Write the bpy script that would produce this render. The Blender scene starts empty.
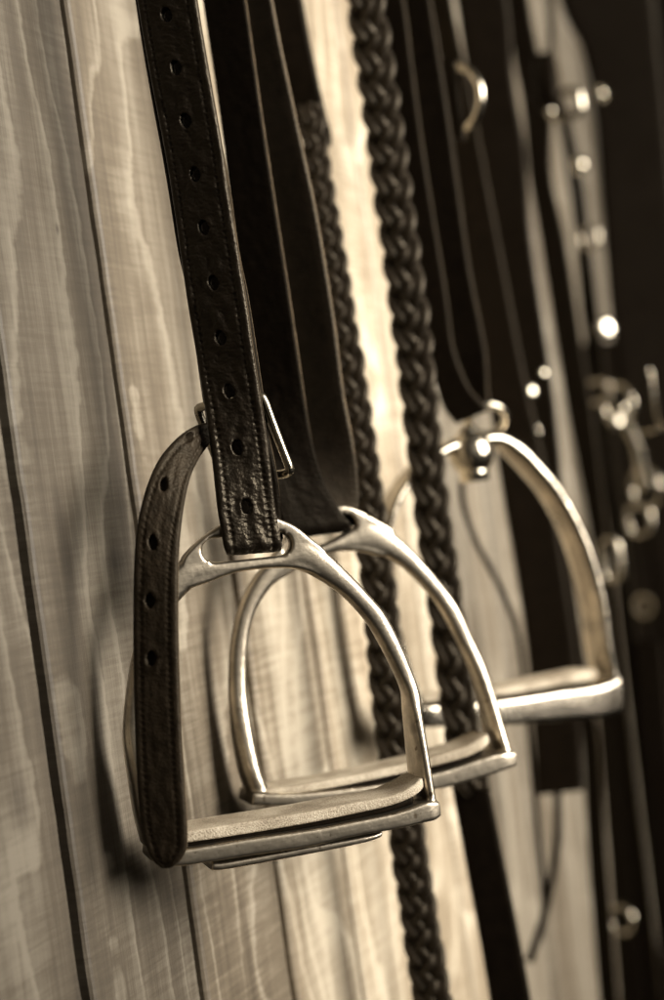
import bpy, bmesh, math, random
from mathutils import Vector, Matrix, noise
random.seed(7)
sc = bpy.context.scene
col = sc.collection
R = math.radians
# ------------------------------------------------------------------ camera frame
LENS = 60.0
F = LENS / 36.0 * 1000.0
H = 0.377                      # camera distance from the plank wall (y = 0)
TH = R(21.1)                   # angle between the view and the wall
ROLL = R(8.0)
D = Vector((math.cos(TH), math.sin(TH), 0))
RT = Vector((math.sin(TH), -math.cos(TH), 0))
UP = Vector((0, 0, 1))
CAM = Vector((0, -H, 0))
cr, sr = math.cos(ROLL), math.sin(ROLL)

def ray(px, py):
    dx, dy = px - 332, py - 500
    u = cr * dx - sr * dy
    v = sr * dx + cr * dy
    return D + RT * (u / F) - UP * (v / F)
def P(px, py, Z):
    return CAM + ray(px, py) * Z
def Zoff(px, py, off):          # depth of the plane `off` metres in front of the wall
    r = ray(px, py)
    return (H - off) / r.y
def W(px, py, off):
    return P(px, py, Zoff(px, py, off))

class Plane:                    # the plane a stirrup hangs in
    def __init__(s, origin, yaw):
        s.o = origin
        s.e1 = RT * math.cos(yaw) + D * math.sin(yaw)
        s.n = D * math.cos(yaw) - RT * math.sin(yaw)      # pointing away from the camera
        s.e2 = UP.copy()
    def ab(s, px, py, off=0.0):
        r = ray(px, py)
        o = s.o + s.n * off
        t = (o - CAM).dot(s.n) / r.dot(s.n)
        q = CAM + r * t - s.o
        return (q.dot(s.e1), q.z)
    def Z(s, px, py):           # depth of the plane seen at a pixel
        return (s.o - CAM).dot(s.n) / ray(px, py).dot(s.n)
    def mat(s):
        m = Matrix((s.e1, s.n, s.e2)).transposed().to_4x4()
        m.translation = s.o
        return m

# ------------------------------------------------------------------ object helpers
def link(name, me, mat=None, parent=None):
    o = bpy.data.objects.new(name, me)
    col.objects.link(o)
    if mat is not None and len(me.materials) < 2:
        me.materials.clear(); me.materials.append(mat)
    if parent is not None:
        o.parent = parent
        o.matrix_parent_inverse = Matrix.Identity(4)
        o.matrix_basis = parent.matrix_basis.inverted()
    return o
def thing(name, label, cat, loc=(0, 0, 0), group=None):
    o = bpy.data.objects.new(name, None)
    o.empty_display_size = 0.02
    o.location = loc
    col.objects.link(o)
    o.matrix_basis = Matrix.Translation(Vector(loc))
    o['label'] = label; o['category'] = cat
    if group: o['group'] = group
    return o
def mesh_from(verts, faces, smooth=True, name='m'):
    me = bpy.data.meshes.new(name)
    me.from_pydata([tuple(v) for v in verts], [], faces)
    if smooth:
        me.polygons.foreach_set('use_smooth', [True] * len(me.polygons))
    me.update()
    return me
def join_raw(parts):
    V, Fc = [], []
    for v, f in parts:
        k = len(V); V += v; Fc += [tuple(i + k for i in q) for q in f]
    return V, Fc
def cat(vals, x):               # Catmull-Rom through a list of tuples, x in 0..n-1
    n = len(vals)
    i = min(max(int(math.floor(x)), 0), n - 2)
    t = x - i
    p1, p2 = vals[i], vals[i + 1]
    p0 = vals[i - 1] if i > 0 else tuple(2 * a - b for a, b in zip(p1, p2))
    p3 = vals[i + 2] if i + 2 < n else tuple(2 * b - a for a, b in zip(p1, p2))
    return tuple(0.5 * (2 * b + (c - a) * t + (2 * a - 5 * b + 4 * c - d) * t * t + (3 * b - a - 3 * c + d) * t ** 3)
                 for a, b, c, d in zip(p0, p1, p2, p3))
def resample(vals, n):
    m = len(vals) - 1
    fine = [cat(vals, m * i / (m * 12)) for i in range(m * 12 + 1)]
    return fine

# ------------------------------------------------------------------ materials
def new_mat(name):
    m = bpy.data.materials.new(name); m.use_nodes = True
    nt = m.node_tree
    for n in list(nt.nodes): nt.nodes.remove(n)
    out = nt.nodes.new('ShaderNodeOutputMaterial')
    b = nt.nodes.new('ShaderNodeBsdfPrincipled')
    nt.links.new(b.outputs[0], out.inputs[0])
    return m, nt, b
def N(nt, t, **kw):
    n = nt.nodes.new(t)
    for k, v in kw.items():
        if k.startswith('i_'):
            n.inputs[k[2:].replace('_', ' ')].default_value = v
        elif k.startswith('n_'):
            n.inputs[int(k[2:])].default_value = v
        else:
            setattr(n, k, v)
    return n
def ramp(nt, pts, src, mode='LINEAR'):
    r = nt.nodes.new('ShaderNodeValToRGB')
    cr_ = r.color_ramp; cr_.interpolation = mode
    while len(cr_.elements) < len(pts): cr_.elements.new(0.5)
    for e, (p, c) in zip(cr_.elements, pts):
        e.position = p
        e.color = (c, c, c, 1) if not isinstance(c, tuple) else (*c, 1)
    nt.links.new(src, r.inputs[0])
    return r.outputs[0]
def math_(nt, op, a, b=None):
    n = nt.nodes.new('ShaderNodeMath'); n.operation = op
    for i, x in enumerate((a, b)):
        if x is None: continue
        if isinstance(x, (int, float)): n.inputs[i].default_value = x
        else: nt.links.new(x, n.inputs[i])
    return n.outputs[0]
def mixc(nt, mode, fac, a, b):
    n = nt.nodes.new('ShaderNodeMix'); n.data_type = 'RGBA'; n.blend_type = mode
    for i, x in ((0, fac), (6, a), (7, b)):
        if isinstance(x, (int, float)): n.inputs[i].default_value = x
        elif isinstance(x, tuple): n.inputs[i].default_value = (*x, 1)
        else: nt.links.new(x, n.inputs[i])
    return n.outputs[2]
def bump(nt, b, h, strength, dist):
    n = nt.nodes.new('ShaderNodeBump')
    n.inputs['Strength'].default_value = strength
    n.inputs['Distance'].default_value = dist
    nt.links.new(h, n.inputs['Height'])
    nt.links.new(n.outputs[0], b.inputs['Normal'])
def coords(nt, scale, kind='Object'):
    tc = nt.nodes.new('ShaderNodeTexCoord')
    mp = nt.nodes.new('ShaderNodeMapping')
    mp.inputs['Scale'].default_value = scale
    nt.links.new(tc.outputs[kind], mp.inputs[0])
    return mp.outputs[0]

def wood_mat(x0, dx):
    m, nt, b = new_mat('weathered_plank_wood')
    tc = nt.nodes.new('ShaderNodeTexCoord')
    sep = nt.nodes.new('ShaderNodeSeparateXYZ'); nt.links.new(tc.outputs['Object'], sep.inputs[0])
    x, z = sep.outputs[0], sep.outputs[2]
    idx = math_(nt, 'FLOOR', math_(nt, 'DIVIDE', math_(nt, 'SUBTRACT', x, x0), dx))
    wn = nt.nodes.new('ShaderNodeTexWhiteNoise'); wn.noise_dimensions = '1D'
    nt.links.new(idx, wn.inputs['W'])
    rnd = wn.outputs['Value']
    def vec(sx, sz, ro=37.0):
        c = nt.nodes.new('ShaderNodeCombineXYZ')
        nt.links.new(math_(nt, 'MULTIPLY', x, sx), c.inputs[0])
        nt.links.new(math_(nt, 'MULTIPLY', rnd, ro), c.inputs[1])
        nt.links.new(math_(nt, 'MULTIPLY', z, sz), c.inputs[2])
        return c.outputs[0]
    # broad growth rings, drawn out along the plank
    warp = N(nt, 'ShaderNodeTexNoise', i_Scale=1.0, i_Detail=2.0); nt.links.new(vec(8, 2.6), warp.inputs['Vector'])
    rip = N(nt, 'ShaderNodeTexNoise', i_Scale=1.0, i_Detail=3.0); nt.links.new(vec(24, 95, 7), rip.inputs['Vector'])
    wv = nt.nodes.new('ShaderNodeMath'); wv.operation = 'MULTIPLY_ADD'
    nt.links.new(warp.outputs[0], wv.inputs[0]); wv.inputs[1].default_value = 9.0
    nt.links.new(math_(nt, 'ADD', math_(nt, 'MULTIPLY', x, 30.0), math_(nt, 'MULTIPLY', rip.outputs[0], .28)), wv.inputs[2])
    ring = math_(nt, 'FRACT', wv.outputs[0])
    ringr = ramp(nt, [(0.0, .35), (.45, .28), (.74, .62), (.82, 1.0), (.88, .95), (.94, .30), (1.0, .35)], ring)
    soft = N(nt, 'ShaderNodeTexNoise', i_Scale=1.0, i_Detail=3.0); nt.links.new(vec(30, 2.2, 11), soft.inputs['Vector'])
    softr = ramp(nt, [(.25, 0.0), (.75, 1.0)], soft.outputs[0])
    fib = N(nt, 'ShaderNodeTexNoise', i_Scale=1.0, i_Detail=4.0, i_Roughness=.65); nt.links.new(vec(900, 26, 5), fib.inputs['Vector'])
    fibr = ramp(nt, [(.3, 0.0), (.7, 1.0)], fib.outputs[0])
    # fine saw chatter across the grain
    saw = N(nt, 'ShaderNodeTexNoise', i_Scale=1.0, i_Detail=3.0, i_Roughness=.7); nt.links.new(vec(26, 420, 3), saw.inputs['Vector'])
    sawr = ramp(nt, [(.36, 0.0), (.62, 1.0)], saw.outputs[0])
    blot = N(nt, 'ShaderNodeTexNoise', i_Scale=1.0, i_Detail=2.0); nt.links.new(vec(14, 7, 23), blot.inputs['Vector'])
    blotr = ramp(nt, [(.30, 0.0), (.44, 1.0)], blot.outputs[0])
    v = math_(nt, 'ADD', math_(nt, 'MULTIPLY', ringr, .32), math_(nt, 'MULTIPLY', softr, .30))
    v = math_(nt, 'ADD', v, math_(nt, 'MULTIPLY', fibr, .13))
    v = math_(nt, 'ADD', v, math_(nt, 'MULTIPLY', math_(nt, 'MULTIPLY', sawr, ramp(nt, [(.4, .35), (.6, 1.0)], warp.outputs[0])), .17))
    stk = N(nt, 'ShaderNodeTexNoise', i_Scale=1.0, i_Detail=3.0, i_Roughness=.6); nt.links.new(vec(210, 5.5, 13), stk.inputs['Vector'])
    v = math_(nt, 'ADD', v, math_(nt, 'MULTIPLY', ramp(nt, [(.3, 0.0), (.7, 1.0)], stk.outputs[0]), .16))
    v = math_(nt, 'ADD', v, math_(nt, 'MULTIPLY', blotr, .12))
    v = math_(nt, 'ADD', v, math_(nt, 'MULTIPLY', math_(nt, 'SUBTRACT', rnd, .5), .10))
    c = ramp(nt, [(0.22, (.080, .057, .033)), (.52, (.225, .176, .115)), (.82, (.50, .43, .32))], v)
    # board-to-board tone, with the light's falloff to left and far right painted in
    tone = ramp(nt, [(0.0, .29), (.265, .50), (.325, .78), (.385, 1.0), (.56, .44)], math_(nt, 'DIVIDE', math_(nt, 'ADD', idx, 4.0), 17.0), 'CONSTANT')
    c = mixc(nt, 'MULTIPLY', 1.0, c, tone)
    # a few small scattered knots, then soft dark patches at fixed spots
    vor = N(nt, 'ShaderNodeTexVoronoi', i_Scale=1.0); nt.links.new(vec(13, 3.6, 17), vor.inputs['Vector'])
    kn = ramp(nt, [(0.02, 0.0), (.10, 1.0)], vor.outputs['Distance'])
    kf = math_(nt, 'SUBTRACT', 1.0, kn)
    c = mixc(nt, 'MULTIPLY', math_(nt, 'MULTIPLY', kf, .7), c, (.25, .2, .14))
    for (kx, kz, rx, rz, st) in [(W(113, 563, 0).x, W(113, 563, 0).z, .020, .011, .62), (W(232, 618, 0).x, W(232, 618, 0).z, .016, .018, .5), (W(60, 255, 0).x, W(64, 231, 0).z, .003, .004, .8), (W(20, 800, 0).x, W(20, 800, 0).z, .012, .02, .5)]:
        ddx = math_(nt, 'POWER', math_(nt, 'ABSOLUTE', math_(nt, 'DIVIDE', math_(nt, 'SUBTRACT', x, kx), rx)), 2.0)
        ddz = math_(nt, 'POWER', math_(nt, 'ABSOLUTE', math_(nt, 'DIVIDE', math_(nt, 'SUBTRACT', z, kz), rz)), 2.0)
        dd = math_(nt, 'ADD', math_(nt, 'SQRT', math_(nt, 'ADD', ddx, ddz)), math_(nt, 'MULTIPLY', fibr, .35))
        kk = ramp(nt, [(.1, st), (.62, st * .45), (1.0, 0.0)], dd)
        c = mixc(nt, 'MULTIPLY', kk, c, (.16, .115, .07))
    nt.links.new(c, b.inputs['Base Color'])
    b.inputs['Roughness'].default_value = .62
    h = math_(nt, 'ADD', math_(nt, 'MULTIPLY', fibr, .5), math_(nt, 'MULTIPLY', sawr, .35))
    h = math_(nt, 'ADD', h, math_(nt, 'MULTIPLY', ringr, .5))
    bump(nt, b, h, .5, .0004)
    return m

def metal_mat(name, base=(.62, .54, .42), rough=.26, spots=.5):
    m, nt, b = new_mat(name)
    b.inputs['Metallic'].default_value = 1.0
    v = coords(nt, (1, 1, 1))
    n1 = N(nt, 'ShaderNodeTexNoise', i_Scale=55.0, i_Detail=5.0, i_Roughness=.6); nt.links.new(v, n1.inputs['Vector'])
    n2 = N(nt, 'ShaderNodeTexNoise', i_Scale=700.0, i_Detail=3.0); nt.links.new(v, n2.inputs['Vector'])
    n3 = N(nt, 'ShaderNodeTexNoise', i_Scale=240.0, i_Detail=2.0); nt.links.new(v, n3.inputs['Vector'])
    tarn = ramp(nt, [(.35, 0.0), (.66, 1.0)], n1.outputs[0])
    dark = tuple(x * .42 for x in base)
    c = mixc(nt, 'MIX', tarn, dark, base)
    pit = ramp(nt, [(.26, 0.0), (.34, 1.0)], n3.outputs[0])
    c = mixc(nt, 'MIX', math_(nt, 'MULTIPLY', math_(nt, 'SUBTRACT', 1.0, pit), spots), c, (.10, .07, .04))
    nt.links.new(c, b.inputs['Base Color'])
    rr = math_(nt, 'ADD', math_(nt, 'MULTIPLY', tarn, -.10), rough + .08)
    rr = math_(nt, 'ADD', rr, math_(nt, 'MULTIPLY', n2.outputs[0], .08))
    nt.links.new(rr, b.inputs['Roughness'])
    h = math_(nt, 'ADD', math_(nt, 'MULTIPLY', n2.outputs[0], .25), n3.outputs[0])
    v2 = coords(nt, (35, 35, 1400))
    n4 = N(nt, 'ShaderNodeTexNoise', i_Scale=1.0, i_Detail=3.0, i_Roughness=.7); nt.links.new(v2, n4.inputs['Vector'])
    h = math_(nt, 'ADD', h, math_(nt, 'MULTIPLY', n4.outputs[0], .3))
    h = math_(nt, 'ADD', h, math_(nt, 'MULTIPLY', n1.outputs[0], 1.5))
    bump(nt, b, h, .35, .0004)
    return m

def leather_mat(name, base=(.014, .009, .0055), rough=.5, grain=1.0, spec=.5):
    m, nt, b = new_mat(name)
    v = coords(nt, (1, 1, 1))
    vo = N(nt, 'ShaderNodeTexVoronoi', i_Scale=900.0); vo.feature = 'F1'; nt.links.new(v, vo.inputs['Vector'])
    n1 = N(nt, 'ShaderNodeTexNoise', i_Scale=160.0, i_Detail=6.0, i_Roughness=.65); nt.links.new(v, n1.inputs['Vector'])
    n2 = N(nt, 'ShaderNodeTexNoise', i_Scale=30.0, i_Detail=3.0); nt.links.new(v, n2.inputs['Vector'])
    c = mixc(nt, 'MIX', ramp(nt, [(.35, 0.0), (.7, 1.0)], n1.outputs[0]), tuple(x * .7 for x in base), tuple(x * 1.7 for x in base))
    nt.links.new(c, b.inputs['Base Color'])
    rr = math_(nt, 'ADD', math_(nt, 'MULTIPLY', n2.outputs[0], .25), rough - .1)
    nt.links.new(rr, b.inputs['Roughness'])
    b.inputs['Specular IOR Level'].default_value = spec
    b.inputs['Specular Tint'].default_value = (1, .85, .62, 1)
    h = math_(nt, 'ADD', math_(nt, 'MULTIPLY', vo.outputs['Distance'], .6 * grain), n1.outputs[0])
    bump(nt, b, h, .5, .0005)
    return m

def rubber_mat():
    m, nt, b = new_mat('worn_rubber_tread')
    v = coords(nt, (1, 1, 1))
    n1 = N(nt, 'ShaderNodeTexNoise', i_Scale=1400.0, i_Detail=2.0); nt.links.new(v, n1.inputs['Vector'])
    n2 = N(nt, 'ShaderNodeTexNoise', i_Scale=60.0, i_Detail=4.0); nt.links.new(v, n2.inputs['Vector'])
    k = math_(nt, 'ADD', math_(nt, 'MULTIPLY', n1.outputs[0], .45), math_(nt, 'MULTIPLY', n2.outputs[0], .55))
    c = ramp(nt, [(.38, (.20, .158, .105)), (.5, (.36, .30, .215)), (.62, (.52, .45, .34))], k)
    nt.links.new(c, b.inputs['Base Color'])
    b.inputs['Roughness'].default_value = .7
    bump(nt, b, n1.outputs[0], .9, .0006)
    return m

M_iron = metal_mat('cast_nickel_iron', spots=.8)
M_bright = metal_mat('polished_nickel', (.62, .555, .44), .15, .15)
M_leather = leather_mat('black_bridle_leather', (.0056, .0040, .0027), .38, 1.0, .24)
M_edge_lit = leather_mat('lit_cut_edge', (.13, .092, .054), .55, .5)  # lighter edge leather: light along the strap edges put into the colour
M_leather_worn = leather_mat('worn_brown_leather', (.008, .0056, .0036), .5, 1.0, .25)
M_edge = leather_mat('raw_leather_edge', (.045, .031, .017), .5, .5)  # raw edge brown, lifted so the strap edges read as lit
M_matte = leather_mat('old_black_leather', (.0030, .0021, .0014), .5, 1.0, .06)
M_plait = leather_mat('plaited_leather', (.0085, .006, .004), .46, .6, .33)
M_far = leather_mat('dark_tack_leather', (.0036, .0024, .0015), .5, .3, .07)
M_rubber = rubber_mat()
M_tarnish = metal_mat('tarnished_nickel', (.42, .37, .295), .16, .3)

# ------------------------------------------------------------------ wall
gx = [W(75, 900, 0).x, W(191, 900, 0).x, W(282, 900, 0).x, W(351, 900, 0).x]
dX = (gx[3] - gx[0]) / 3.0
X0 = gx[0]
def build_wall():
    V, Fc = [], []
    z0, z1 = -1.5, 1.4
    prof = []
    n0, n1 = -8, 26
    gw, dp, bv = .0038, .012, .0022
    for n in range(n0, n1):
        a = (gx[n] if 0 <= n < 4 else X0 + n * dX)
        c = (gx[n + 1] if 0 <= n + 1 < 4 else X0 + (n + 1) * dX)
        jig = random.uniform(-.0006, .0006)
        prof += [(a + gw, dp), (a + gw, bv + jig), (a + gw + bv * .4, .4 * bv + jig), (a + gw + bv, jig),
                 (c - gw - bv, jig), (c - gw - bv * .4, .4 * bv + jig), (c - gw, bv + jig), (c - gw, dp)]
    nz = 260
    for x, y in prof:
        for j in range(nz + 1):
            z = z0 + (z1 - z0) * j / nz
            w = .0007 * math.sin(z * 9 + round((x - X0) / dX) * 2.1)
            e_ = .0007 * noise.noise(Vector((x * 40, 0, z * 38))) + .0004 * noise.noise(Vector((x * 40, 5, z * 160)))
            V.append((x + w * .5 + e_, y, z))
    m = nz + 1
    for i in range(len(prof) - 1):
        for j in range(nz):
            Fc.append((i * m + j, (i + 1) * m + j, (i + 1) * m + j + 1, i * m + j + 1))
    k = len(V); xa, xb = prof[0][0], prof[-1][0]
    for x in (xa, xb):
        for z in (z0, z1):
            V.append((x, .03, z)); V.append((x, .001, z))
    V2 = [(xa, .03, z0), (xb, .03, z0), (xb, .03, z1), (xa, .03, z1)]
    k = len(V); V += V2; Fc.append((k, k + 3, k + 2, k + 1))
    me = mesh_from(V, Fc, False)
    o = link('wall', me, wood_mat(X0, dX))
    o['kind'] = 'structure'
    o['label'] = 'pale wooden plank wall of vertical boards with dark gaps'
    return o
build_wall()

# ------------------------------------------------------------------ loft for the irons
def loft(pl, st, off=0.0, ex=2.8, nseg=28, sub=8, centre=None):
    """st: (px outer, py outer, px inner, py inner, half depth m).  returns verts/faces in the plane's local frame"""
    vals = []
    for (ox, oy, ix, iy, hd) in st:
        oo = -hd if off == 'front' else off
        a = pl.ab(ox, oy, oo); b = pl.ab(ix, iy, oo)
        vals.append((a[0], a[1], b[0], b[1], hd))
    m = len(vals) - 1
    rows = [cat(vals, i / sub) for i in range(m * sub + 1)]
    V, Fc = [], []
    for (ax, az, bx, bz, hd) in rows:
        cx, cz = (ax + bx) / 2, (az + bz) / 2
        dx_, dz_ = (ax - bx) / 2, (az - bz) / 2
        for k in range(nseg):
            t = 2 * math.pi * k / nseg
            c, s = math.cos(t), math.sin(t)
            p = abs(c) ** (2 / ex) * (1 if c >= 0 else -1)
            q = abs(s) ** (2 / ex) * (1 if s >= 0 else -1)
            V.append((cx + dx_ * p, hd * q + (centre or 0), cz + dz_ * p))
    n = len(rows)
    for i in range(n - 1):
        for k in range(nseg):
            Fc.append((i * nseg + k, i * nseg + (k + 1) % nseg, (i + 1) * nseg + (k + 1) % nseg, (i + 1) * nseg + k))
    Fc.append(tuple(range(nseg))[::-1]); Fc.append(tuple((n - 1) * nseg + k for k in range(nseg)))
    return V, Fc

def plate(pl, outer, hole, half, bev):
    """a flat plate with a hole and rounded rims; returns raw in the plane's frame"""
    V, caps, Fc = [], [], []
    for k, pts in enumerate((outer, hole)):
        ab = [pl.ab(*p) for p in pts]
        n = len(ab); fine = []
        for i in range(n):
            p = (ab[i - 1], ab[i], ab[(i + 1) % n], ab[(i + 2) % n])
            for j in range(4): fine.append(cat([*p], 1 + j / 4))
        n = len(fine)
        area = sum(fine[i][0] * fine[(i + 1) % n][1] - fine[(i + 1) % n][0] * fine[i][1] for i in range(n))
        if area < 0: fine.reverse()
        sgn = 1 if k == 0 else -1
        nr = []
        for i in range(n):
            tx, tz = fine[(i + 1) % n][0] - fine[i - 1][0], fine[(i + 1) % n][1] - fine[i - 1][1]
            l = math.hypot(tx, tz) or 1
            nr.append((-tz / l * sgn, tx / l * sgn))
        prof = []
        for j in range(5):
            q = math.pi / 2 * j / 4
            prof.append((bev * (1 - math.sin(q)), -(half - bev) - bev * math.cos(q)))
        prof += [(o_, -y_) for o_, y_ in reversed(prof)]
        st = len(V)
        for (o_, y_) in prof:
            for i in range(n): V.append((fine[i][0] + nr[i][0] * o_, y_, fine[i][1] + nr[i][1] * o_))
        for r_ in range(len(prof) - 1):
            for i in range(n):
                Fc.append((st + r_ * n + i, st + r_ * n + (i + 1) % n, st + (r_ + 1) * n + (i + 1) % n, st + (r_ + 1) * n + i))
        caps.append((list(range(st, st + n)), list(range(st + (len(prof) - 1) * n, st + len(prof) * n))))
    from mathutils.geometry import tessellate_polygon
    for w_ in (0, 1):
        loops = [caps[0][w_], caps[1][w_]]
        ids = loops[0] + loops[1]
        tri = tessellate_polygon([[Vector((V[i][0], V[i][2], 0)) for i in lp] for lp in loops])
        for t in tri: Fc.append(tuple(ids[i] for i in t))
    return V, Fc

def remeshed(raw, voxel, smooth=4):
    V, Fc = raw
    me = mesh_from(V, Fc)
    bm = bmesh.new(); bm.from_mesh(me); bmesh.ops.remove_doubles(bm, verts=bm.verts, dist=1e-6)
    bmesh.ops.recalc_face_normals(bm, faces=bm.faces); bm.to_mesh(me); bm.free()
    o = bpy.data.objects.new('t', me); col.objects.link(o)
    r = o.modifiers.new('r', 'REMESH'); r.mode = 'VOXEL'; r.voxel_size = voxel; r.use_smooth_shade = True
    s = o.modifiers.new('s', 'SMOOTH'); s.iterations = smooth; s.factor = .5
    dg = bpy.context.evaluated_depsgraph_get(); dg.update()
    out = bpy.data.meshes.new_from_object(o.evaluated_get(dg))
    bpy.data.objects.remove(o); bpy.data.meshes.remove(me)
    out.polygons.foreach_set('use_smooth', [True] * len(out.polygons))
    return out
def place(name, me, mat, parent, pl):
    o = link(name, me, mat, parent)
    o.matrix_basis = parent.matrix_basis.inverted() @ pl.mat()
    return o
def stadium(x0, y0, x1, y1, r0, r1=None, n=8):
    r1 = r1 or r0
    ang = math.atan2(y1 - y0, x1 - x0)
    pts = []
    for k in range(n + 1):
        t = ang + math.pi / 2 + math.pi * k / n
        pts.append((x0 + r0 * math.cos(t), y0 + r0 * math.sin(t)))
    for k in range(n + 1):
        t = ang - math.pi / 2 + math.pi * k / n
        pts.append((x1 + r1 * math.cos(t), y1 + r1 * math.sin(t)))
    return pts

IRONS = 'stirrup irons hanging along the wall'
# ---------------- first iron
pl1 = Plane(W(125, 738, .016), R(17))
t1 = thing('stirrup_iron', 'nearest stirrup iron, the lowest one, with an open oval slot and a sandy tread', 'stirrup iron', pl1.o, IRONS)
fd = -.0150
arch = loft(pl1, [
    (148, 850, 166, 838, .0135), (140, 820, 160, 812, .0130), (134, 788, 153, 780, .0115), (128, 758, 147, 752, .0085), (125, 735, 145, 728, .0058),
    (127, 700, 147, 698, .0050), (134, 655, 152, 660, .0047), (145, 617, 162, 632, .0045), (160, 585, 177, 606, .0044), (182, 561, 197, 586, .0042),
    (204, 560, 216, 578, .0040), (232, 564, 238, 572.5, .0040), (262, 560, 264, 568.5, .0040), (288, 553, 286, 568, .0040), (305, 536, 303, 571, .0042), (329, 552, 320, 579, .0043),
    (350, 572, 341, 593, .0044), (368, 591, 356, 607, .0045), (386.5, 612.5, 371, 625, .0046), (401.5, 640, 383.5, 646, .0048),
    (413.5, 668, 395, 668, .0050), (422.5, 693, 406, 691, .0062), (425.5, 714, 411, 712, .0086), (431, 745, 417, 743, .0110), (436, 775, 422, 773, .0128), (441, 808, 427, 806, .0140)], 'front', 2.6)
crown = plate(pl1, [(180, 588), (180, 562), (193, 545), (212, 530), (230, 519.5), (250, 514), (266, 514.5), (280, 519.5), (294, 526), (309, 538), (326, 554), (320, 576),
                    (308, 572.5), (290, 568.5), (262, 569), (232, 573.5), (200, 585)][::1],
              stadium(213, 550.5, 278, 544, 12.0, 11.5), .0038, .0017)
base = loft(pl1, [(153, 863, 154, 852, .0120), (164, 866.5, 164, 850, .0150), (184, 866.5, 188, 848, .0158), (247, 857, 249, 838, .0158), (310, 847.5, 310, 829, .0158), (350, 838, 350, 821.5, .0158),
                  (396, 830, 396, 812, .0158), (427, 823, 425, 802, .0155), (436, 821, 434, 801, .0150), (443, 817, 441, 802, .0135)], fd, 9)
place('frame', remeshed(join_raw([arch, crown, base]), .00062, 3), M_iron, t1, pl1)
pad = loft(pl1, [(170, 846, 169, 834, .0120), (188, 843.5, 189, 830.5, .0138), (247, 834.5, 249, 821, .0142), (310, 823.5, 310, 811, .0142), (350, 815.5, 350, 803, .0142), (390, 806.5, 390, 796, .0140),
                 (412, 798.5, 411, 787, .0134), (423, 791.5, 421, 780, .0122), (428, 786, 427, 777, .010)], -.0140, 9.0, 48)
gap_strip = loft(pl1, [(172, 851, 172, 842, .0118), (247, 840, 249, 829, .0122), (310, 829, 310, 818, .0122), (350, 822, 350, 811, .0122), (390, 813, 390, 802, .0120), (416, 805, 415, 795, .0110)], -.0138, 6.0)  # dark strip added so the shaded gap under the pad reads black
tp = place('tread_pad', remeshed(pad, .0006, 1), M_rubber, t1, pl1)
place('pad_gap_strip', mesh_from(*gap_strip), M_far, t1, pl1)
under = loft(pl1, [(212, 867, 214, 859, .010), (222, 871.5, 222, 862, .0115), (310, 855.5, 310, 846, .0115), (365, 844, 365, 836, .0115), (384, 838, 384, 832, .010)], -.012, 5.0)
place('under_plate', remeshed(under, .0006, 2), M_iron, t1, pl1)

# ---------------- second iron
pl2 = Plane(W(232, 690, .014), R(17))
t2 = thing('stirrup_iron', 'middle stirrup iron, partly hidden behind the nearest one, in front of the polished one', 'stirrup iron', pl2.o, IRONS)
arch = loft(pl2, [
    (253, 797, 272, 790, .0125), (244, 771, 264, 768, .0115), (236, 735, 256, 733, .0090), (231.5, 700, 250, 700, .0060), (231, 672, 248.5, 672, .0050), (232.5, 645, 249.5, 644, .0047),
    (238, 616, 255, 617, .0045), (248, 590, 266, 596, .0044), (264, 567, 280, 580, .0042), (285, 556, 297, 568, .0040), (305, 551, 311, 559, .0040), (330, 541, 335, 551.5, .0040), (352, 529, 354, 550.5, .0040), (374, 520, 368, 552, .0042), (395.5, 533, 384, 555.5, .0043),
    (416.5, 552, 404, 567, .0044), (440.5, 579.5, 426, 588, .0045), (460, 606, 444, 612, .0047), (476, 640, 459, 640, .0050), (489, 668, 472, 665, .0062),
    (498, 694, 482, 690, .0080), (506, 722, 491, 717, .0105), (513, 745, 498, 741, .0128), (518, 762, 503, 758, .0140)], 'front', 2.6)
crown = plate(pl2, [(262, 588), (266, 565), (280, 545), (298, 526), (318, 511), (338, 505.5), (354, 508.5), (374, 519), (392, 532), (386, 556), (359, 551.5), (335, 552), (310, 560), (288, 574)],
              stadium(294, 547, 343, 526, 11.5), .0036, .0016)
base = loft(pl2, [(252, 806, 254, 793, .0150), (300, 806, 300, 793, .0156), (380, 795, 380, 784, .0156), (441, 789, 441, 771, .0156), (487, 777, 487, 756, .0156), (508, 770, 506, 752, .0152), (519, 766, 517, 752, .0135)], fd, 9)
place('frame', remeshed(join_raw([arch, crown, base]), .00066, 3), M_iron, t2, pl2)
pad = loft(pl2, [(266, 799, 264, 790, .012), (300, 794, 300, 785, .0140), (360, 783, 360, 774, .0140), (420, 770, 420, 760, .0140), (460, 760, 460, 748.5, .0138), (482, 751, 480, 739.5, .013), (492, 744, 490, 734.5, .011)], -.0138, 9.0, 48)
gap_strip = loft(pl2, [(268, 802, 268, 794, .0118), (360, 787, 360, 778, .012), (420, 774, 420, 765, .012), (460, 765, 460, 755, .012), (484, 756, 484, 747, .011)], -.0136, 6.0)  # same added dark strip for the shaded gap under this pad
place('pad_gap_strip', mesh_from(*gap_strip), M_far, t2, pl2)
place('tread_pad', remeshed(pad, .0006, 2), M_rubber, t2, pl2)

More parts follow.
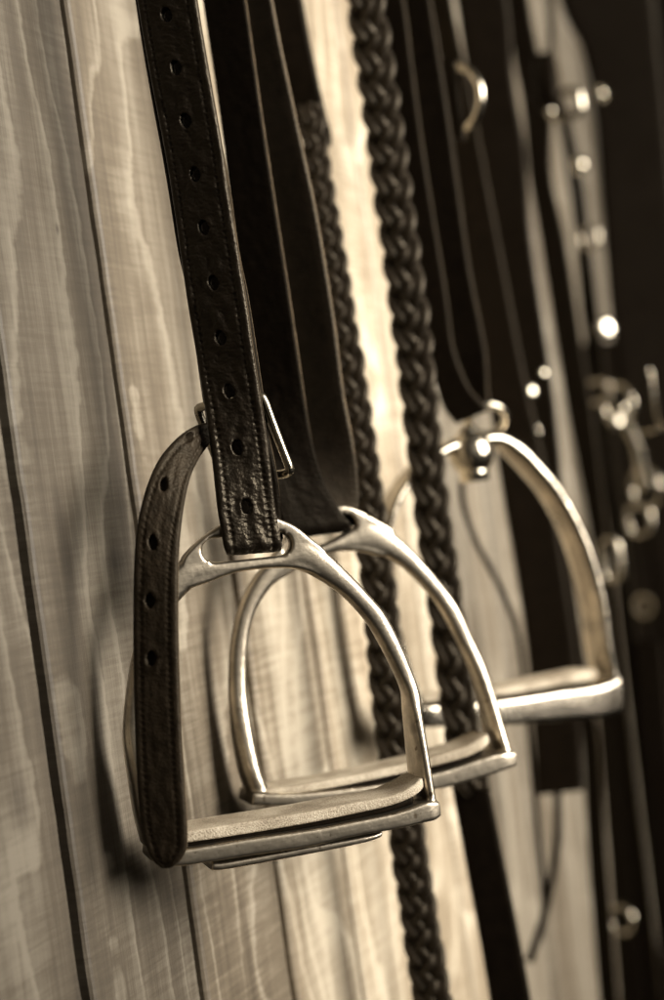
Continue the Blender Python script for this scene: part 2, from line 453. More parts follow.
# ---------------- third iron (polished, with a swivel ball)
pl3 = Plane(P(388, 560, 1.02), R(27))
t3 = thing('stirrup_iron', 'farthest stirrup iron, polished and out of focus, with a round swivel joint at its top', 'stirrup iron', pl3.o, IRONS)
arch = loft(pl3, [
    (410, 706, 424, 700, 0.0132), (398, 660, 410, 658, 0.0129), (388, 610, 399, 610, 0.0121), (384, 560, 394, 562, 0.0112), (387, 520, 396, 526, 0.0108), (398, 490, 406, 498, 0.0106), (420, 462, 426, 472, 0.0102),
    (450, 441, 452, 455, 0.0096), (478, 434, 478, 449, 0.0096), (503, 431, 500, 445, 0.0096), (526, 442, 518, 458, 0.0106), (547, 464, 536, 477, 0.0111), (565, 487, 552, 497, 0.0116),
    (583, 522, 570, 528, 0.0125), (596, 557, 583, 561, 0.0132), (607, 601, 594, 603, 0.0138), (613.5, 646, 600, 646, 0.0139), (620, 685, 608, 685, 0.0139)], -.009, 2.1)
base = loft(pl3, [(410, 730, 412, 706, .018), (430, 728, 430, 704, .020), (503, 726, 503, 698, .020), (560, 722, 560, 689, .020), (600, 719, 600, 683, .020), (624, 714, 622, 674, .018)], -.018, 7)
place('frame', remeshed(join_raw([arch, base]), .0009, 4), M_tarnish, t3, pl3)
pad = loft(pl3, [(426, 703, 426, 697, .014), (503, 696, 503, 688, .0165), (560, 687, 560, 676, .0165), (598, 681, 598, 668, .016)], -.0165, 5.0, 32)
place('tread_pad', remeshed(pad, .0009, 2), M_rubber, t3, pl3)

def tube(pts, rad, n=10, closed=False):
    """pts: world points; rad: float or list; returns raw"""
    V, Fc = [], []
    m = len(pts)
    prev = None
    for i, p in enumerate(pts):
        a = pts[(i - 1) % m] if (closed or i > 0) else p
        b = pts[(i + 1) % m] if (closed or i < m - 1) else p
        t = (b - a).normalized()
        if prev is None:
            x = t.cross(Vector((.13, .71, .31))).normalized()
        else:
            x = (prev - t * prev.dot(t)).normalized()
        prev = x
        y = t.cross(x)
        r = rad[i] if isinstance(rad, (list, tuple)) else rad
        for k in range(n):
            a_ = 2 * math.pi * k / n
            V.append(p + x * math.cos(a_) * r + y * math.sin(a_) * r)
    for i in range(m if closed else m - 1):
        j = (i + 1) % m
        for k in range(n):
            Fc.append((i * n + k, i * n + (k + 1) % n, j * n + (k + 1) % n, j * n + k))
    if not closed:
        Fc.append(tuple(range(n))[::-1]); Fc.append(tuple((m - 1) * n + k for k in range(n)))
    return V, Fc
def smooth_pts(pts, k=8, closed=False):
    pts = [tuple(p) for p in pts]
    if closed:
        q = pts[-1:] + pts + pts[:2]
        return [Vector(cat(q, 1 + i / k)) for i in range(len(pts) * k)]
    return [Vector(cat(pts, i / k)) for i in range((len(pts) - 1) * k + 1)]
def sphere(c, r, sx=1, sz=1, nu=24, nv=14):
    V, Fc = [], []
    for j in range(nv + 1):
        ph = math.pi * j / nv
        for i in range(nu):
            t = 2 * math.pi * i / nu
            V.append(c + RT * (r * sx * math.sin(ph) * math.cos(t)) + D * (r * math.sin(ph) * math.sin(t)) + UP * (r * sz * math.cos(ph)))
    for j in range(nv):
        for i in range(nu):
            Fc.append((j * nu + i, j * nu + (i + 1) % nu, (j + 1) * nu + (i + 1) % nu, (j + 1) * nu + i))
    return V, Fc
def ring_raw(c, ax, az, r1, r2, rad, n=40, sq=None):
    pts = []
    for i in range(n):
        t = 2 * math.pi * i / n
        cc, ss = math.cos(t), math.sin(t)
        if sq:
            cc = abs(cc) ** (2 / sq) * (1 if cc >= 0 else -1); ss = abs(ss) ** (2 / sq) * (1 if ss >= 0 else -1)
        pts.append(c + ax * r1 * cc + az * r2 * ss)
    return tube(pts, rad, 12, True)

z3 = (P(471, 452, 1).length and 1.075)
cball = P(471, 453, 1.048)
link('swivel_ball', mesh_from(*join_raw([sphere(cball, .0145, 1.0, 1.05), tube([cball + UP * .006, cball + UP * .017], .006, 16), tube([cball - UP * .018, cball - UP * .007], .0095, 16)])), M_bright, t3)
tilt = (UP * .35 + RT * .9).normalized()
link('eye_ring', mesh_from(*ring_raw(P(487, 420, 1.062), (RT * .97 + D * .2).normalized(), (UP * .8 - D * .6).normalized(), .0125, .0115, .0026)), M_bright, t3)

# ------------------------------------------------------------------ straps
SIDE = set()
def strap_mesh(raw, mat, edge=None):
    me = mesh_from(*raw)
    me.materials.append(mat); me.materials.append(edge or M_edge)
    for i in SIDE: me.polygons[i].material_index = 1
    return me
def ribbon(sec, thick, step=.0006, nt=36, stitch=None, holes=(), wrinkle=0.0, seed=0.0, edge_round=.12, groove=.0, hole_r=.0024, cap=True, rib=0.0, cut=True, bow=0.0, dark_holes=True):
    """sec: list of (Lpx,Lpy,Rpx,Rpy,ZL,ZR); front face towards the camera.  holes: list of px centres"""
    base = []
    for (lx, ly, rx, ry, zl, zr) in sec:
        base.append(tuple(P(lx, ly, zl)) + tuple(P(rx, ry, zr)))
    m = len(base) - 1
    fine = [cat(base, i / 16) for i in range(m * 16 + 1)]
    mids = [Vector(((f[0] + f[3]) / 2, (f[1] + f[4]) / 2, (f[2] + f[5]) / 2)) for f in fine]
    L = [0.0]
    for a, b in zip(mids, mids[1:]): L.append(L[-1] + (b - a).length)
    total = L[-1]
    n = max(8, int(total / step))
    rows = []
    j = 0
    for i in range(n + 1):
        s = total * i / n
        while j < len(L) - 2 and L[j + 1] < s: j += 1
        k = (s - L[j]) / max(1e-9, L[j + 1] - L[j])
        f = [a + (b - a) * k for a, b in zip(fine[j], fine[j + 1])]
        rows.append((s, Vector(f[:3]), Vector(f[3:])))
    # frames
    nrm = []
    for i in range(n + 1):
        a = rows[max(0, i - 2)]; b = rows[min(n, i + 2)]
        t = ((b[1] + b[2]) - (a[1] + a[2])).normalized()
        x = (rows[i][2] - rows[i][1]).normalized()
        nn = t.cross(x).normalized()         # t runs down, x runs right -> towards the camera
        nrm.append(nn)
    # locate the holes
    hs = []
    for (hx, hy) in holes:
        best = None
        for i, (s, a, b) in enumerate(rows):
            c = (a + b) / 2
            q = c - CAM; zz = q.dot(D)
            u = q.dot(RT) / zz * F; v = -q.z / zz * F
            px = 332 + cr * u + sr * v; py = 500 - sr * u + cr * v
            dd = (px - hx) ** 2 * .2 + (py - hy) ** 2
            if best is None or dd < best[0]: best = (dd, s, (b - a).length, px, i)
        wpx = best[2] / 2
        hs.append((best[1], (hx - best[3]) / F * .78 / wpx))
    V, Fc = [], []
    cols = nt + 1
    def hole_d(s, t, w):
        d = 9; hh = None
        for (h, ht) in hs:
            if abs(s - h) < .012:
                dx_ = (t - ht) * w; ds = s - h
                q = math.hypot(dx_, ds * .72)
                if q < d: d = q; hh = (dx_, ds)
        return d, hh
    inside = set(); SIDE.clear()
    front = []
    for i, (s, a, b) in enumerate(rows):
        w = (b - a).length / 2
        for k in range(cols):
            t = -1 + 2 * k / nt
            p = a + (b - a) * (k / nt)
            d = thick / 2
            e = (1 - abs(t)) * w
            er = thick * .55
            if e < er: d -= (thick / 2) * (1 - math.sqrt(max(0, 1 - (1 - e / er) ** 2))) * .8
            if bow: d += bow * (1 - t * t)
            if stitch:
                inset, pitch, dep = stitch
                q = abs(e - inset)
                if q < .0016:
                    g = math.cos(q / .0016 * math.pi / 2) ** 2
                    ph = (s / pitch) % 1.0
                    st = max(0.0, math.sin(ph * 2 * math.pi)) if True else 0
                    d += -dep * g * (1.0 - .9 * st)
            if groove:
                q = abs(e - groove)
                if q < .001: d -= .0003 * math.cos(q / .001 * math.pi / 2) ** 2
            if rib and abs(t) < .8:
                d += rib * math.sin(s / .0016 * 2 * math.pi) * (1 - abs(t) / .8)
            if wrinkle:
                c = noise.noise(Vector((t * 2.2 + seed, s * 420, seed))) + .6 * noise.noise(Vector((t * 5 + seed * 2, s * 900, 3.1)))
                c2 = noise.noise(Vector((t * 3 + seed, s * 130, 9.0)))
                amp = wrinkle * (1 - abs(t)) ** .5
                d += amp * (-(abs(c) ** .8) * .9 + c2 * 1.2)
            if hs:
                q, hh = hole_d(s, t, w)
                if q < .009 and hh is not None:
                    # the pull crease beside the hole
                    if hh[0] > 0: d -= .0006 * math.exp(-(hh[1] / .0009) ** 2) * math.exp(-(hh[0] / .005) ** 2)
                    d += .0003 * math.exp(-((q - .0033) / .0012) ** 2)
                if q < hole_r:
                    d = -thick / 2 + .0001
                    inside.add((i, k))
            V.append(p + nrm[i] * d)
    nf = len(V)
    for i, (s, a, b) in enumerate(rows):
        w = (b - a).length / 2
        for k in range(cols):
            t = -1 + 2 * k / nt
            p = a + (b - a) * (k / nt)
            d = -thick / 2
            e = (1 - abs(t)) * w
            er = thick * .5
            if e < er: d += (thick / 2) * (1 - math.sqrt(max(0, 1 - (1 - e / er) ** 2))) * .8
            if bow: d += bow * (1 - t * t)
            V.append(p + nrm[i] * d)
    for i in range(n):
        for k in range(nt):
            q = [(i, k), (i, k + 1), (i + 1, k + 1), (i + 1, k)]
            hole = cut and all(x in inside for x in q)
            if hole: continue
            Fc.append(tuple(x[0] * cols + x[1] for x in reversed(q)))
            Fc.append(tuple(nf + x[0] * cols + x[1] for x in q))
        for k in (0, nt):
            a = i * cols + k; b = (i + 1) * cols + k
            f = (a, b, nf + b, nf + a)
            SIDE.add(len(Fc)); Fc.append(f if k else f[::-1])
    for i in (0, n):
        for k in range(nt):
            a = i * cols + k; f = (a, a + 1, nf + a + 1, nf + a)
            Fc.append(f if i else f[::-1])
    return V, Fc

LG = 'leather straps looped through the stirrup irons'
# ---------------- leather of the first iron
Z1 = .7475
lt1 = thing('stirrup_leather', 'broad stitched black strap with punched holes, buckled, its loose end hanging left', 'stirrup leather', P(250, 548, Z1), LG)
def fz(d=0): return (Z1 + .004 + d, Z1 - .005 + d)
front = [(117, -140, 178, -140), (137.5, 0, 197.5, 0), (150.5, 75, 210, 75), (165, 150, 223, 150), (174, 205, 231, 205), (187, 297, 246, 297), (196.5, 354, 254.3, 354),
         (209, 435, 267, 435), (217, 505, 275, 505), (221.5, 533, 279.5, 532), (223.5, 546, 281, 542)]
def on(pl, a, b, c, d, off): return (a, b, c, d, pl.Z(a, b) + off, pl.Z(c, d) + off)
def mixz(a, b, k): return a[:4] + tuple(x + (y - x) * k for x, y in zip(a[4:], b[4:]))
secs = []
for a, b, c, d in front:
    k = min(1, max(0, (b - 360) / 150))
    secs.append(mixz((a, b, c, d, Z1 + .005, Z1 - .003), on(pl1, a, b, c, d, -.0064), k * k * (3 - 2 * k)))
secs += [on(pl1, 225, 550.5, 281.7, 546.5, -.0045), on(pl1, 225.5, 551.5, 282, 547.5, 0), on(pl1, 225.5, 550, 282, 546, .0045), on(pl1, 226, 543, 282.5, 539, .0064)]
holes1 = [(151, -90), (159, -36), (168, 16), (177.5, 68.5), (187, 121.5), (196.5, 174.5), (205, 227.5), (214.5, 283), (222, 338), (230, 392), (237.5, 448), (245.5, 506)]
raw = ribbon(secs, .0040, .00050, 56, stitch=(.0042, .0031, .0007), holes=holes1, wrinkle=.0007, seed=1.7)
link('strap', strap_mesh(raw, M_leather), None, lt1)
zb = .0145
back = [(226, 543, 283, 539), (222, 520, 281.5, 518), (219, 500, 280, 497), (214, 470, 276, 468), (208, 430, 268, 428), (200, 380, 261, 378), (189, 300, 249, 300),
        (178, 250, 239, 250), (165, 170, 227, 170), (140, 30, 199, 30), (117, -140, 178, -140)]
secs = []
for a, b, c, d in back:
    k = min(1, max(0, (b - 470) / 70))
    secs.append(mixz((a, b, c, d, Z1 + .0165, Z1 + .0085), on(pl1, a, b, c, d, .0064), k))
secs.reverse()
raw = ribbon(secs, .0034, .0012, 24, stitch=(.0026, .0031, .0003), seed=4.0)
link('back_strap', strap_mesh(raw, M_matte), None, lt1)
tail = [(232, 409, 236, 420, .8000, .798), (218, 416, 221, 431, .7985, .7965), (206.5, 422, 209, 444, .794, .791), (193, 427, 199, 457, .786, .783), (177, 438, 191.5, 473, .777, .773),
        (160.5, 457, 186, 494, .769, .765), (149.5, 479, 182.5, 516, .763, .759), (141.5, 505, 180, 538, .759, .755), (136.5, 532, 178.8, 556, .756, .752), (134, 570, 178.3, 580, .753, .749), (133.5, 620, 178.3, 622, .751, .746),
        (134, 680, 179.5, 680, .749, .744), (135.5, 740, 182, 740, .747, .742), (138, 790, 185, 790, .745, .740), (141.5, 826, 187.3, 826, .744, .739), (147, 848, 186.5, 848, .743, .739),
        (154, 861, 180, 861, .743, .739), (162, 867.5, 172, 867.5, .742, .740)]
tail = [(a, b, c, d, e - .0365, f - .0365) for a, b, c, d, e, f in tail]
raw = ribbon(tail, .0038, .00055, 48, stitch=(.0040, .0028, .00045), holes=[(179.5, 447), (161, 491), (153, 545), (151, 601), (152.5, 659)], wrinkle=.0003, seed=8.3, cut=False, hole_r=.0021)
o = link('loose_end', strap_mesh(raw, leather_mat('brown_black_leather', (.012, .0085, .0053), .5, 1.0, .16)), None, lt1)
o['label'] = 'browner loose end of the strap curving over and hanging to a rounded tip'
# buckle
bk = [P(197, 408, .7665), P(262, 395, .7545), P(291, 472, .7585), P(226, 484, .7755)]
pts = []
for i in range(4):
    a, b = bk[i], bk[(i + 1) % 4]
    pts += [a + (b - a) * t for t in (.06, .3, .5, .7, .94)]
bo = link('buckle', mesh_from(*tube(smooth_pts(pts, 4, True), .0021, 12, True)), M_bright, lt1)
link('buckle_bar', mesh_from(*tube([P(205, 440, .7695), P(274, 428, .7605)], .0014, 10)), M_bright, bo)
bright_bar = [P(217, 322, .7525), P(222, 340, .7525), P(231, 395, .7555), P(245, 432, .7645)]  # bright metal added behind two holes for wall light showing through
link('hole_bright_bar', mesh_from(*tube(smooth_pts(bright_bar, 6), .00115, 8)), M_bright, bo)
inner = [P(267, 418, .7645), P(275, 445, .7665), P(284, 477, .7645)]
link('keeper_wire', mesh_from(*tube(smooth_pts(inner, 6), .0012, 8)), M_bright, bo)

# ---------------- leather of the second iron
za, zb_ = .902, .893
lt2 = thing('stirrup_leather', 'plain wide black strap pair looped through the middle iron, without visible holes', 'stirrup leather', P(320, 530, .89), LG)
f2 = [(184, -140, 226, -140), (203, 0, 246, 0), (218, 100, 260, 100), (231, 200, 275, 200), (243, 290, 289, 290), (250, 358, 299, 358), (257, 435, 311, 435), (266, 480, 324, 480), (279, 515, 341, 512), (284, 530, 349, 522)]
Zl = .853
secs = []
for a, b, c, d in f2:
    k = min(1, max(0, (b - 380) / 130))
    secs.append(mixz((a, b, c, d, Zl + .004, Zl - .004), on(pl2, a, b, c, d, -.0062), k * k * (3 - 2 * k)))
secs += [on(pl2, 285.5, 534.5, 351, 527, -.004), on(pl2, 286, 536, 352, 528, 0), on(pl2, 286, 535, 352, 527, .004), on(pl2, 286, 531, 352, 523, .0062)]
raw = ribbon(secs, .0036, .0007, 34, stitch=(.0022, .0035, .0003), wrinkle=.0003, seed=3.3)
link('strap', strap_mesh(raw, M_matte, M_edge_lit), None, lt2)
b2 = [(286, 534, 353, 526), (297, 515, 358.5, 509), (303, 480, 358, 478), (302, 440, 352.5, 438), (297, 390, 343.5, 390), (288, 313, 333.5, 313), (268, 209, 316, 209), (248, 120, 297, 120), (231, 0, 272.5, 0), (212, -140, 252, -140)]
secs = []
for a, b, c, d in b2:
    k = min(1, max(0, (b - 430) / 90))
    secs.append(mixz((a, b, c, d, Zl + .024, Zl + .014), on(pl2, a, b, c, d, .0064), k))
secs.reverse()
raw = ribbon(secs, .0036, .0007, 30, stitch=(.0022, .0035, .0003), seed=5.3, rib=.00022)
link('back_strap', strap_mesh(raw, M_leather_worn, M_edge_lit), None, lt2)

# ---------------- leather of the third iron
lt3 = thing('stirrup_leather', 'narrow black strap pair meeting above the swivel ball of the polished iron', 'stirrup leather', P(480, 400, 1.06), LG)
f3 = [(356, -140, 384, -140), (378, 0, 404.5, 0), (398, 145, 423, 145), (416, 289, 446, 289), (424, 347, 454, 347), (436, 385, 468, 385), (444, 408, 480, 400), (456, 424, 489, 410)]
secs = [(a, b, c, d, 1.052, 1.046) for a, b, c, d in f3]
link('strap', strap_mesh(ribbon(secs, .0036, .0015, 18, stitch=(.002, .004, .0002)), M_far), None, lt3)
b3 = [(374, -140, 411, -140), (396, 0, 431, 0), (410, 116, 449, 116), (432, 260, 469, 260), (448, 347, 485.5, 347), (462, 385, 488, 385), (468, 408, 489, 408)]
secs = [(a, b, c, d, 1.072, 1.064) for a, b, c, d in b3]
link('back_strap', strap_mesh(ribbon(secs, .0036, .0015, 18, stitch=(.002, .004, .0002)), M_far), None, lt3)

# ------------------------------------------------------------------ plaited reins
def plait(path, halfw, Zf, pitch, rw, rt, phase=0.0):
    """path: px centre line (x, y, Z, halfwidth px); three flat strands woven round each other"""
    base = [tuple(P(x, y, z)) + (hw / F * z * 1.07,) for (x, y, z, hw) in path]
    m = len(base) - 1
    fine = [cat(base, i / 10) for i in range(m * 10 + 1)]
    pts = [Vector(f[:3]) for f in fine]
    L = [0.0]
    for a, b in zip(pts, pts[1:]): L.append(L[-1] + (b - a).length)
    n = int(L[-1] / .0012)
    cl = []; j = 0
    for i in range(n + 1):
        s = L[-1] * i / n
        while j < len(L) - 2 and L[j + 1] < s: j += 1
        k = (s - L[j]) / max(1e-9, L[j + 1] - L[j])
        cl.append((s, pts[j].lerp(pts[j + 1], k), fine[j][3] + (fine[j + 1][3] - fine[j][3]) * k))
    raws = []
    ax = (RT * .97 - D * .24).normalized()
    for st in range(3):
        ctr = []
        for s, p, hw in cl:
            ph = 2 * math.pi * (s / pitch + st / 3) + phase
            irr = 1 + .16 * noise.noise(Vector((s * 30, st * 5.1, phase))); ph += .7 * noise.noise(Vector((s * 14, 2.2, phase))) + .25 * noise.noise(Vector((s * 60, st * 3.3, phase)))
            ctr.append((p + ax * (hw * .50 * math.sin(ph) * irr) + D * (hw * .27 * math.sin(2 * ph)), hw))
        V, Fc = [], []
        nn = 40
        for i, (p, hw) in enumerate(ctr):
            a = ctr[max(0, i - 1)][0]; b = ctr[min(n, i + 1)][0]
            t = (b - a).normalized()
            x = t.cross(D).normalized() * -1
            y = t.cross(x).normalized()
            for k in range(nn):
                q = 2 * math.pi * k / nn
                c_, s_ = math.cos(q), math.sin(q)
                c_ = abs(c_) ** .55 * (1 if c_ >= 0 else -1); s_ = abs(s_) ** .55 * (1 if s_ >= 0 else -1)
                gv = 1 - .5 * math.exp(-(c_ / .2) ** 2)
                V.append(p + x * (c_ * hw * rw) + y * (s_ * hw * rt * (1 - .2 * c_) * gv))
        for i in range(n):
            for k in range(nn):
                Fc.append((i * nn + k, i * nn + (k + 1) % nn, (i + 1) * nn + (k + 1) % nn, (i + 1) * nn + k))
        Fc.append(tuple(range(nn))[::-1]); Fc.append(tuple(n * nn + k for k in range(nn)))
        raws.append((V, Fc))
    return join_raw(raws)
RG = 'plaited leather reins hanging behind the irons'
r1 = thing('plaited_rein', 'thinner plaited leather rein hanging straight behind the two nearest irons', 'rein', P(385, 600, .94), RG)
p1 = [(311, 105, .99, 12), (316, 160, .985, 14), (327, 230, .975, 15), (341, 320, .965, 16), (357, 420, .955, 16), (370, 520, .948, 17), (381, 610, .945, 17.5), (389, 700, .945, 18), (397, 760, .945, 18),
      (408, 840, .945, 18), (420, 920, .945, 18.5), (433, 1000, .945, 19), (455, 1120, .945, 19)]
link('plait', mesh_from(*plait(p1, 0, 0, .045, .52, .33, .4)), M_plait, r1)
s1 = [(240, -140, 284, -140, 1.0, .995), (264, 0, 303, 0, 1.0, .995), (275, 60, 314, 60, 1.0, .995), (288, 110, 325, 110, 1.0, .99), (298, 132, 331, 132, 1.0, .99), (306, 146, 332, 146, 1.0, .99)]
link('flat_strap', strap_mesh(ribbon(s1, .0034, .002, 14), M_far), None, r1)
r2 = thing('plaited_rein', 'thicker plaited leather rein crossing before the polished iron, ending in a flat strap', 'rein', P(440, 600, .99), RG)
p2 = [(345, -140, 1.0, 18), (365, 0, 1.0, 19), (378, 90, 1.0, 19), (391, 180, .998, 19), (403, 270, .996, 19), (414, 350, .994, 18.5), (423, 430, .99, 18), (433, 520, .985, 18), (445, 600, .985, 18), (455, 680, .985, 18), (465, 745, .985, 18), (473, 790, .985, 17)]
link('plait', mesh_from(*plait(p2, 0, 0, .056, .52, .33, 2.1)), M_plait, r2)
s2 = [(447, 760, 484, 760, .995, .990), (456, 810, 494, 810, .995, .990), (467, 870, 506, 870, .995, .990), (480, 940, 520, 940, .995, .990), (490, 1000, 531, 1000, .995, .990), (512, 1130, 552, 1130, .995, .990)]
link('flat_strap', strap_mesh(ribbon(s2, .0036, .002, 14, stitch=(.0025, .004, .0002)), M_far), None, r2)

# ------------------------------------------------------------------ tack farther along the wall
BG = 'dark bridle straps hanging farther along the wall'
def far_strap(label, edges, Z, thick=.004, name='bridle_strap', catn='strap', dz=-.008, mat=None):
    base_ = edges[-1]
    t = thing(name, label, catn, P((base_[0] + base_[2]) / 2, base_[1], Z), BG)
    secs = [(a, b, c, d, Z, Z + dz) for a, b, c, d in edges]
    link('strap', strap_mesh(ribbon(secs, thick, .003, 16, stitch=(.0022, .005, .0003)), mat or M_far), None, t)
    return t
tc_ = far_strap('wide black strap with a blunt cut end hanging behind the polished iron', [(408, -140, 432, -140), (430, 0, 452, 0), (446, 100, 472, 100), (466, 250, 501, 250), (484, 370, 524, 370), (500, 480, 549, 480), (517, 580, 566, 580), (528, 660, 577, 660), (533, 730, 581, 730), (537, 795, 584, 790)], 1.27)
link('lace', mesh_from(*tube(smooth_pts([P(557, 780, 1.275), P(558, 830, 1.27), P(553, 870, 1.265), P(543, 920, 1.26), (P(529, 962, 1.255))], 8), .0032, 10)), M_far, tc_)
cordo = link('cord', mesh_from(*tube(smooth_pts([P(462, 470, 1.16), P(463, 500, 1.16), P(473, 535, 1.16), P(490, 568, 1.17), P(506, 600, 1.18), P(517, 632, 1.19), P(523, 670, 1.2), P(530, 740, 1.21), P(545, 900, 1.22)], 8), .0022, 8)), M_far)
cordo['label'] = 'thin dark cord curving down inside the polished iron'; cordo['category'] = 'cord'
# D ring on the narrow straps
rg = thing('metal_ring', 'bright round ring at the top, half hidden by a dark strap beside the thicker rein', 'ring', P(458, 100, 1.12))
link('ring', mesh_from(*ring_raw(P(455, 100, 1.12), (RT * .75 - D * .66).normalized(), (UP * 1.0).normalized(), .0215, .0215, .0028)), M_bright, rg)
link('ring_tab', strap_mesh(ribbon([(440, 60, 456, 60, 1.118, 1.114), (444, 100, 460, 100, 1.118, 1.114), (450, 140, 466, 140, 1.118, 1.114)], .003, .002, 10), M_far), None, rg)

td = far_strap('black strap just left of the pale gap, running down past the polished iron', [(436, -140, 480, -140), (456, 0, 508, 0), (468, 80, 514, 80), (479, 150, 526, 150), (485, 185, 528, 185), (497, 250, 533, 250), (520, 400, 555, 400), (538, 520, 566, 520), (556, 620, 580, 620), (572, 690, 590, 690), (582, 740, 599, 740), (588, 850, 606, 850), (600, 1000, 618, 1000), (612, 1120, 630, 1120)], 1.36)
LAMP = Vector((1.08, -1.78, .58))
def stud(px, py, Z, r, parent, curv=2.4, aim=None):
    """a shallow domed metal stud, tilted as it happens to hang"""
    c = P(px, py, Z)
    n_ = ((CAM - c).normalized() + ((aim or LAMP) - c).normalized()).normalized()
    x_ = n_.cross(UP).normalized(); y_ = n_.cross(x_)
    Rr = r * curv; V, Fc = [], []
    nu, nv = 28, 8
    for j in range(nv + 1):
        q = r * j / nv
        h = math.sqrt(Rr * Rr - q * q) - Rr
        for i in range(nu):
            t = 2 * math.pi * i / nu
            V.append(c + x_ * (q * math.cos(t)) + y_ * (q * math.sin(t)) + n_ * h)
    for i in range(nu):
        t = 2 * math.pi * i / nu
        V.append(c + x_ * (r * math.cos(t)) + y_ * (r * math.sin(t)) - n_ * (r * .5))
    for j in range(nv + 1):
        for i in range(nu):
            Fc.append((j * nu + i, (j + 1) * nu + i, (j + 1) * nu + (i + 1) % nu, j * nu + (i + 1) % nu))
    Fc.append(tuple((nv + 1) * nu + i for i in range(nu)))
    return link('stud', mesh_from(V, Fc), M_bright, parent)
stud(533, 390, 1.335, .006, td, 1.6); stud(545, 372, 1.335, .0035, td, 2); stud(537, 428, 1.335, .004, td, 1.2)
tf = far_strap('black strap carrying a knotted keeper and small buckle at the top right', [(488, -140, 512, -140), (506, 0, 529, 0), (514, 62, 541, 62), (522, 100, 552, 100), (529, 173, 552, 173), (540, 240, 566, 240), (554, 330, 580, 330), (569, 420, 594, 420), (588, 520, 606, 520), (604, 640, 620, 640), (618, 780, 636, 780), (636, 930, 654, 930), (650, 1060, 668, 1060)], 1.50)
ke = link('keeper', strap_mesh(ribbon([(534, 60, 556, 56, 1.47, 1.46), (534, 82, 560, 78, 1.46, 1.45), (538, 104, 562, 98, 1.46, 1.45), (546, 112, 566, 108, 1.47, 1.46)], .016, .004, 12), M_far), None, tf)
link('buckle', mesh_from(*ring_raw(P(565, 104, 1.45), (RT * .95 - D * .3 ).normalized(), UP * 1.0, .0135, .0105, .0036, sq=3.5)), M_bright, tf)
tk = far_strap('thin strap end above the small top buckle', [(532, -140, 540, -140), (547, 0, 553, 0), (549, 60, 555, 60)], 1.50)
tg = far_strap('broad black strap at the upper right corner beside the bright stud', [(540, -140, 640, -140), (560, 0, 656, 0), (582, 50, 660, 50), (594, 110, 666, 110), (602, 200, 674, 200), (609, 300, 684, 300), (622, 400, 696, 400), (650, 560, 716, 560), (680, 760, 750, 760)], 1.66)
th_ = far_strap('narrow brown strap between the two bright gaps on the right', [(556, 110, 568, 110), (568, 180, 583, 180), (575, 240, 590, 240), (582, 320, 600, 320), (598, 420, 610, 420), (612, 560, 628, 560), (630, 720, 648, 720), (664, 1000, 684, 1000)], 1.72)
stud(607, 327, 1.64, .0095, th_, 2.6)
stud(603, 93, 1.64, .006, th_, .9 + .15)
stud(583, 164, 1.64, .008, th_, 1.1)
stud(620, 420, 1.54, .009, th_, 1.6)
stud(640, 450, 1.56, .006, th_, 1.2)
link('ring', mesh_from(*ring_raw(P(645, 606, 1.68), RT * .8 - D * .6, UP, .010, .010, .0026)), M_bright, th_)
link('ring', mesh_from(*ring_raw(P(622, 920, 1.52), RT * .8 - D * .6, UP, .012, .012, .0022)), M_bright, tf)
for (bx_, by_, bz_, w_, h_, par, sq_) in [(598, 392, 1.66, .012, .010, th_, 3.5), (640, 520, 1.6, .011, .014, tg, 3.5), (589, 238, 1.66, .009, .009, th_, 3.5), (612, 560, 1.45, .008, .018, tf, 3.5)]:
    link('buckle', mesh_from(*ring_raw(P(bx_, by_, bz_), (RT * .9 - D * .4).normalized(), UP, w_, h_, .0024, sq=sq_)), M_bright, par)
far_list = [
 ('dark strap behind the bits, reaching the lower right corner', [(560, 345, 624, 340), (574, 400, 640, 400), (584, 480, 654, 480), (596, 600, 668, 600), (608, 720, 684, 720), (624, 860, 700, 860), (646, 1060, 730, 1060)], 1.80),
 ('dark strap edge at the extreme right, top to bottom', [(650, -100, 700, -100), (660, 60, 712, 60), (650, 260, 710, 260), (664, 460, 730, 460), (690, 700, 760, 700)], 1.95),
 ('dim strap hanging behind the bright stud strap', [(596, 60, 612, 60), (606, 160, 624, 160), (622, 300, 640, 300), (636, 420, 654, 420), (652, 560, 680, 560)], 2.0),
 ('dim lower strap beside the pale wall patch at the bottom right', [(596, 700, 626, 700), (604, 800, 634, 800), (612, 900, 642, 900), (624, 1060, 654, 1060)], 1.55),
 ('lowest dim strap in the bottom right corner', [(636, 640, 662, 640), (642, 760, 672, 760), (652, 880, 682, 880), (664, 1060, 694, 1060)], 1.62),
]
for lb, ed, z in far_list: far_strap(lb, ed, z)
# snaffle bits
def bit(label, a, b, z, rr, rb):
    pa, pb = P(*a, z), P(*b, z + .02)
    t = thing('snaffle_bit', label, 'bit', pa, 'blurred metal bits among the far straps')
    m = []
    ax = (pb - pa).normalized()
    for c in (pa, pb):
        m = ring_raw(c, (RT * .5 - D * .85).normalized(), UP, rr, rr, .0022)
        link('ring', mesh_from(*m), M_bright, t)
    pts = smooth_pts([pa, pa.lerp(pb, .25) + RT * .002, pa.lerp(pb, .5) + RT * .004, pa.lerp(pb, .75) + RT * .002, pb], 6)
    rad = [rb * (1.15 - .35 * math.sin(math.pi * i / (len(pts) - 1))) for i in range(len(pts))]
    link('mouthpiece', mesh_from(*tube(pts, rad, 14)), M_bright, t)
bit('bright jointed bit with round ends, nearer of the two blurred bits', (619, 406), (646, 488), 1.55, .020, .0065)
bit('dim blurred bit at the right edge, just beyond the bright one', (643, 396), (662, 452), 1.70, .016, .006)

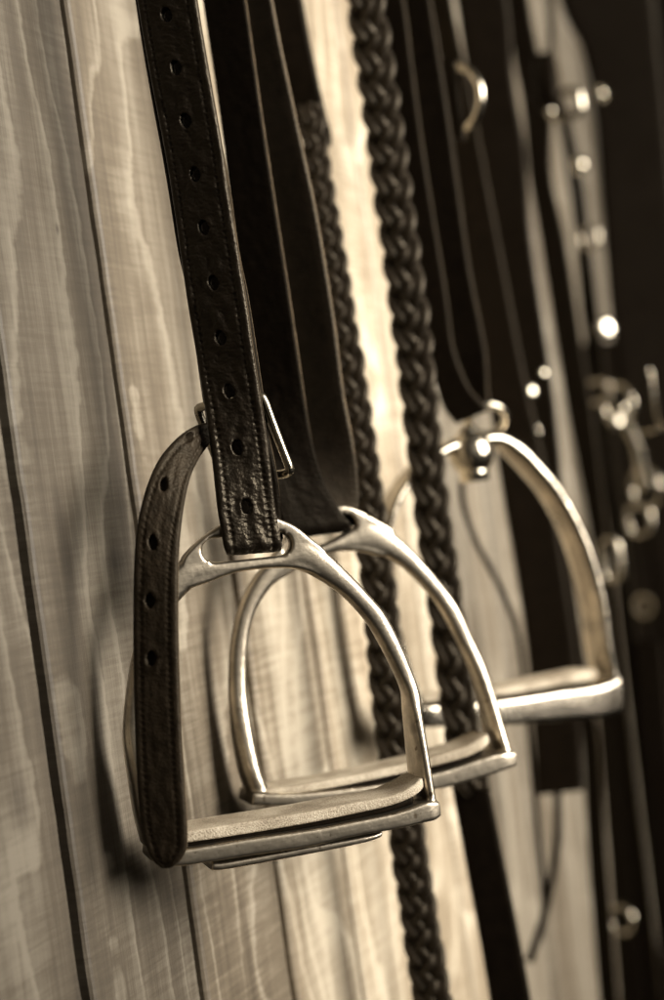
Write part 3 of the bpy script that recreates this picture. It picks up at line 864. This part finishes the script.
# ------------------------------------------------------------------ light
w = bpy.data.worlds.new('World'); sc.world = w; w.use_nodes = True
nt = w.node_tree; bg = nt.nodes['Background']
tc = nt.nodes.new('ShaderNodeTexCoord'); sp = nt.nodes.new('ShaderNodeSeparateXYZ'); nt.links.new(tc.outputs['Generated'], sp.inputs[0])
rp = nt.nodes.new('ShaderNodeValToRGB')
mr = nt.nodes.new('ShaderNodeMapRange'); mr.inputs[1].default_value = -1; mr.inputs[2].default_value = 1
nt.links.new(sp.outputs[2], mr.inputs[0]); nt.links.new(mr.outputs[0], rp.inputs[0])
e = rp.color_ramp.elements
e[0].position = .32; e[0].color = (.02, .016, .011, 1)
e[1].position = .72; e[1].color = (.46, .40, .31, 1)
nt.links.new(rp.outputs[0], bg.inputs[0]); bg.inputs[1].default_value = .23

def area(name, loc, target, size, size_y, power, colr=(1, .94, .85)):
    l = bpy.data.lights.new(name, 'AREA'); l.shape = 'RECTANGLE'; l.size = size; l.size_y = size_y
    l.energy = power; l.color = colr
    o = bpy.data.objects.new(name, l); col.objects.link(o)
    o.location = loc
    o.rotation_euler = (Vector(target) - Vector(loc)).to_track_quat('-Z', 'Y').to_euler()
    return o
k = area('window_light', tuple(LAMP), (1.27, 0, .12), 1.5, 1.3, 28.5)
k.data.spread = R(56)
area('fill_light', (-.55, -1.25, .45), (.8, 0, -.05), .8, 1.1, 1.0)  # unseen fill lamp, added to give the metal fronts something to reflect

# ------------------------------------------------------------------ camera
cd = bpy.data.cameras.new('camera'); co = bpy.data.objects.new('camera', cd); col.objects.link(co)
cd.sensor_fit = 'VERTICAL'; cd.sensor_height = 36; cd.sensor_width = 36 * .664; cd.lens = LENS
cd.clip_start = .02; cd.clip_end = 100
right = RT * cr - UP * sr
up = RT * sr + UP * cr
m = Matrix((right, up, -D)).transposed().to_4x4(); m.translation = CAM
co.matrix_world = m
cd.dof.use_dof = True; cd.dof.focus_distance = .750; cd.dof.aperture_fstop = 4.4; cd.dof.aperture_blades = 0
sc.camera = co
sc.view_settings.view_transform = 'Standard'; sc.view_settings.look = 'None'
sc.view_settings.exposure = 0; sc.view_settings.gamma = 1
